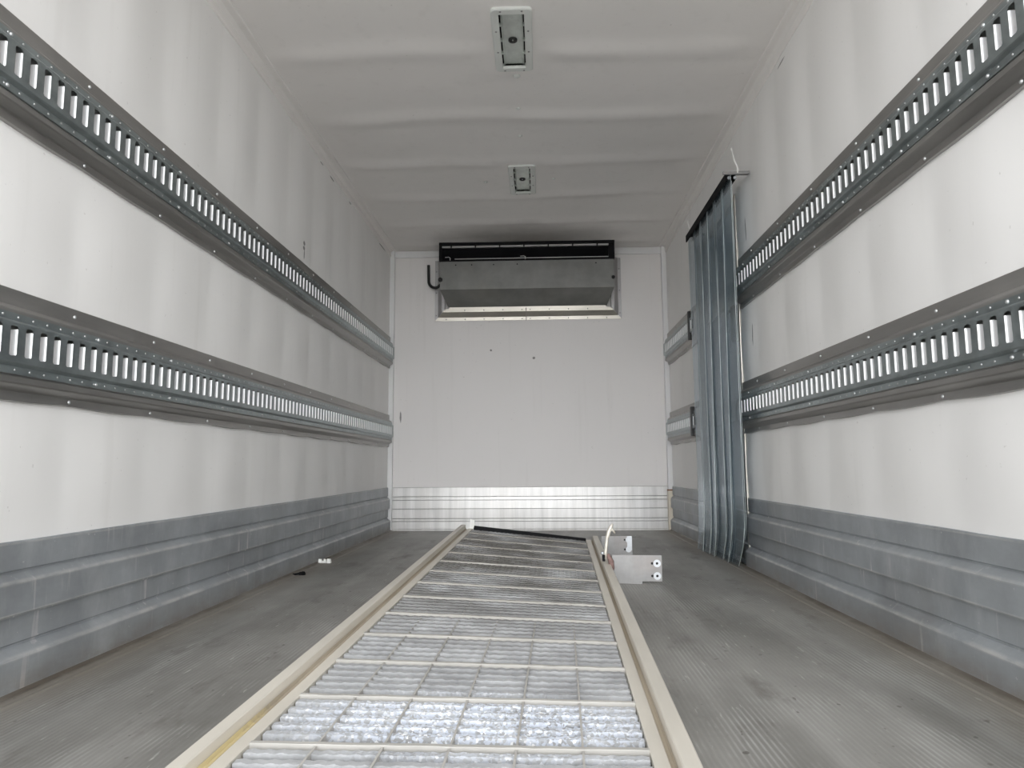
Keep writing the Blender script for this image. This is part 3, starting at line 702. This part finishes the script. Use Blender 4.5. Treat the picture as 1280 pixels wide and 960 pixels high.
# ------------------------------------------------------------------ walk ramp lying on the floor
def ramp_thing():
    ys, ye = .78, 4.335
    def Lp(y): return Vector((.777 + .0342 * (y - 1.3), y, .050 + .0355 * (y - 1.3)))
    def Rp(y): return Vector((1.483 + .0272 * (y - 1.3), y + .03, .032 + .0180 * (y - 1.3)))
    def G(y, t, dz=0):
        p = Lp(y).lerp(Rp(y), t); return (p.x, p.y, p.z + dz)
    root = thing('walk_ramp', 'long metal walk ramp with grated deck and cream side rails lying on the floor', 'ramp', (1.15, ys, 0))
    # side rails
    for fn, sgn, wfl, wgr, wtop in ((Lp, -1, .028, .014, .030), (Rp, 1, .028, .010, .034)):
        b = MB(); g = MB(); h = .026; rings = []; gr = []
        for y in frange(ys, ye + .04, .25):
            p = fn(y); low = max(-.055, -p.z + .003)
            a1, a2, a3 = wfl, wfl + wgr, wfl + wgr + wtop
            sec = [(0, -.012), (0, .002), (a1 - .001, .003), (a1, .002), (a1, -.004), (a2, -.004), (a2 + .001, h - .002), (a2 + .003, h), (a3 - .003, h), (a3, h - .003), (a3, low), (a3 - .02, low), (a3 - .02, low + .004), (.02, low + .006 if low + .006 < -.014 else -.014)]
            rings.append([(p.x + sgn * a, p.y, p.z + z) for a, z in sec])
            gr.append([(p.x + sgn * a, p.y, p.z + z) for a, z in ((a1 - .0005, .0032), (a1 + .001, -.002), (a2 - .002, -.002), (a2 - .0003, .006))])
        b.sweep(rings, True, True); sr = b.build('side_rail', m_ramprail, root)
        g.sweep(gr); g.build('rail_groove', m_groove, sr, recalc=False)
    # main crossbars, evenly spaced
    pitch = .2405; y = 1.300 - 2 * pitch; k = 0
    bars = []
    while y < ye + .02:
        bars.append(y)
        b = MB(); wv = random.uniform(-.001, .001)
        n = 24; rings = []
        for i in range(n + 1):
            t = i / n; z = .004 + .0014 * noise.noise((t * 30, y * 9, 0))
            a, c = G(y, t), G(y + .012, t)
            rings.append([(a[0], a[1], a[2] - .024), (a[0], a[1], a[2] + z - .001), (a[0], a[1] + .001, a[2] + z), (c[0], c[1] - .001, c[2] + z), (c[0], c[1], c[2] - .024)])
        b.sweep(rings, True, True); b.build('crossbar', m_cross, root)
        y += pitch
    # serrated thin bars between and the lengthwise rods
    b = MB(); nb = 5; rods = MB()
    for y0_ in bars:
        for q in range(1, nb + 1):
            yy = y0_ + .010 + (pitch) * q / (nb + 1)
            if yy > ye: continue
            nt_ = 54; rings = []
            for i in range(nt_ + 1):
                t = .004 + .992 * i / nt_; z = (.001 if i % 2 else -.0008) + .0012 * noise.noise((i * .7, yy * 20, 0))
                a, c = G(yy, t), G(yy + .016, t)
                rings.append([(a[0], a[1], a[2] - .024), (a[0], a[1], a[2] + z), (c[0], c[1], c[2] + z), (c[0], c[1], c[2] - .024)])
            b.sweep(rings, True, True)
    for j in range(1, 6):
        t = j / 6
        pr = [(-.002, -.012), (-.002, .0018), (.002, .0018), (.002, -.012)]
        rods.sweep([[(G(y_, t)[0] + dx, G(y_, t)[1], G(y_, t)[2] + dz - .006 * sstep(1.9, 2.5, y_)) for dx, dz in pr] for y_ in frange(bars[0], ye, .3)], True, True)
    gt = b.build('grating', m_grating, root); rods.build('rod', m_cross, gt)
    # dark end plate with its hooked lip
    b = MB(); a, c = G(ye + .015, 0), G(ye + .015, 1)
    b.hexa([(a[0], a[1], a[2] - .03), (c[0], c[1], c[2] - .03), (c[0], c[1] + .02, c[2] - .03), (a[0], a[1] + .02, a[2] - .03),
            (a[0] + .01, a[1] + .02, a[2] + .020), (c[0], c[1] + .02, c[2] + .012), (c[0], c[1] + .03, c[2] + .012), (a[0] + .01, a[1] + .03, a[2] + .020)])
    b.build('end_plate', m_black, root)
    b = MB(); p = Lp(ye + .04); b.hexa([(p.x - .02, p.y, p.z), (p.x + .012, p.y, p.z - .01), (p.x + .012, p.y + .01, p.z - .01), (p.x - .02, p.y + .01, p.z),
            (p.x - .016, p.y, p.z + .060), (p.x + .010, p.y, p.z + .052), (p.x + .010, p.y + .01, p.z + .052), (p.x - .016, p.y + .01, p.z + .060)])
    b.build('corner_tab', m_paper, root)
    # feet that prop the far end off the floor
    for fn, sgn in ((Lp, -1), (Rp, 1)):
        p = fn(ye - .25); b = MB(); b.box((p.x + sgn * .035, p.y, .0), (p.x + sgn * .055, p.y + .04, p.z - .01)); b.build('foot', m_unit, root)
    # latch: cast lever standing at the right rail with its rusty pivot
    b = MB()
    P0 = Vector((1.585, 3.305, .115))
    pts = [(0, 0, 0), (.002, 0, .03), (.006, 0, .065), (.010, 0, .095), (.018, 0, .120), (.028, 0, .142), (.036, 0, .158)]
    b.tube([P0 + Vector(q) for q in pts], [.009, .008, .0075, .008, .010, .009, .004], 8, .6)
    b.tube([P0 + Vector(q) for q in ((.022, 0, .134), (.036, 0, .130), (.046, 0, .115))], [.009, .006, .004], 8, .6)
    b.build('latch_lever', m_lever, root, smooth=True)
    b = MB(); b.box((1.572, 3.30, .105), (1.584, 3.325, .135)); b.build('latch_spring', m_black, root, bevel=.003)
    b = MB(); b.dome((1.572, 3.30, .142), (0, -1, 0), .008, .008); b.build('pivot_bolt', m_bolt, root, smooth=True)
    b = MB()
    b.tube([(1.606, 3.30, .055), (1.612, 3.30, .075), (1.610, 3.30, .105), (1.600, 3.30, .128), (1.598, 3.30, .14)], [.008, .013, .013, .009, .005], 8, .6); b.build('pivot_bracket', m_rust2, root, smooth=True)
    return root
m_rust2 = simple('purple_rust', (0.22, 0.14, 0.125), 0.7, 0.2, 0.25, 60)
ramp_thing()

# two flat steel brackets standing on the floor against the ramp's right rail
def bracket(x0, x1, y, h, notch, label, holes):
    root = thing('steel_bracket', label, 'bracket', ((x0 + x1) / 2, y, 0), 'steel brackets beside the ramp')
    b = MB(); th = .005
    n0 = x1 - .09
    out = [(x0, 0.004), (n0, 0.0), (n0, .012), (x1, .012 if notch else .004), (x1, h), (x0, h + .002)] if notch else [(x0, 0), (x1, 0), (x1, h), (x0, h)]
    v = [(x, y, z) for x, z in out] + [(x, y + th, z) for x, z in out]; n = len(out)
    b.add(v, [tuple(range(n)), tuple(reversed(range(n, 2*n)))] + [(i, (i+1) % n, n + (i+1) % n, n + i) for i in range(n)])
    b.add([(x0, y + th, h), (x1, y + th, h), (x1, y + .03, h - .001), (x0, y + .03, h - .001), (x0, y + th, h - .004), (x1, y + th, h - .004), (x1, y + .03, h - .005), (x0, y + .03, h - .005)], [(0,1,2,3),(4,7,6,5),(2,6,7,3),(0,3,7,4),(1,5,6,2)])
    b.build('plate', m_plate, root)
    for z in holes:
        b = MB(); c = Vector((x1 - .022, y - .0005, z))
        b.sweep([[c + Vector((rd * math.cos(2*PI*k/16), -t, rd * math.sin(2*PI*k/16))) for k in range(16)] for rd, t in ((.017, 0), (.017, .002), (.006, .002), (.006, 0))], True); b.build('washer', m_bolt, root)
        b = MB(); b.dome(c + Vector((0, -.0003, 0)), (0, -1, 0), .006, .0008, 8); b.dome(c + Vector((-.022, .0, 0)), (0, -1, 0), .006, .0008, 8); b.build('hole', m_dark, root)
    if not notch:
        b = MB(); b.box((x1 - .030, y - .0035, .035), (x1 - .002, y - .0002, h)); b.build('end_tab', m_bolt, root, bevel=.001)
    return root
bracket(1.618, 1.843, 3.335, .128, True, 'nearer and larger steel plate bracket with two washers, right of the ramp', (.036, .092))
bracket(1.655, 1.836, 4.335, .118, False, 'farther steel plate bracket with bright drilled end, partly behind the nearer one', (.040, .096))

# ------------------------------------------------------------------ litter on the floor
b = MB(); rnd = random.Random(5)
for (dx, w, hh) in ((-.024, .016, .020), (-.008, .022, .010), (.004, .012, .020), (.026, .018, .021)):
    c = Vector((.076 + dx, 4.05, .004)); ring = []
    vs = [c + Vector((-w*.6, -.01, -.003)), c + Vector((w*.6, -.012, -.003)), c + Vector((w*.6, .012, -.003)), c + Vector((-w*.6, .01, -.003)),
          c + Vector((-w*.35 - .004, -.004, hh)), c + Vector((w*.3, -.006, hh*.8)), c + Vector((w*.4, .007, hh*.9)), c + Vector((-w*.4, .006, hh*.7))]
    b.hexa(vs)
b.sweep([[(.048, 4.038, .003), (.048, 4.065, .003)], [(.076, 4.035, .009), (.076, 4.065, .004)], [(.106, 4.040, .004), (.106, 4.065, .008)]])
o = b.build('paper_scrap', m_paper, None); tag(o, 'crumpled white scrap of paper on the floor near the left scuff board', 'litter')
b = MB()
for k in range(9):
    t = k / 8; c = Vector((.048 + .05 * t, 3.62 - .02 * math.sin(3 * t), .004)); s_ = .006 + .010 * t
    b.dome(c - Vector((0, 0, .004)), (0.1 * math.sin(k), .1, 1), s_ * (1 + .3 * math.sin(k * 2)), s_ * 1.1, 7)
o = b.build('dirt_clump', m_coil, None); tag(o, 'small dark clump of dirt on the floor beside the left scuff board', 'litter')
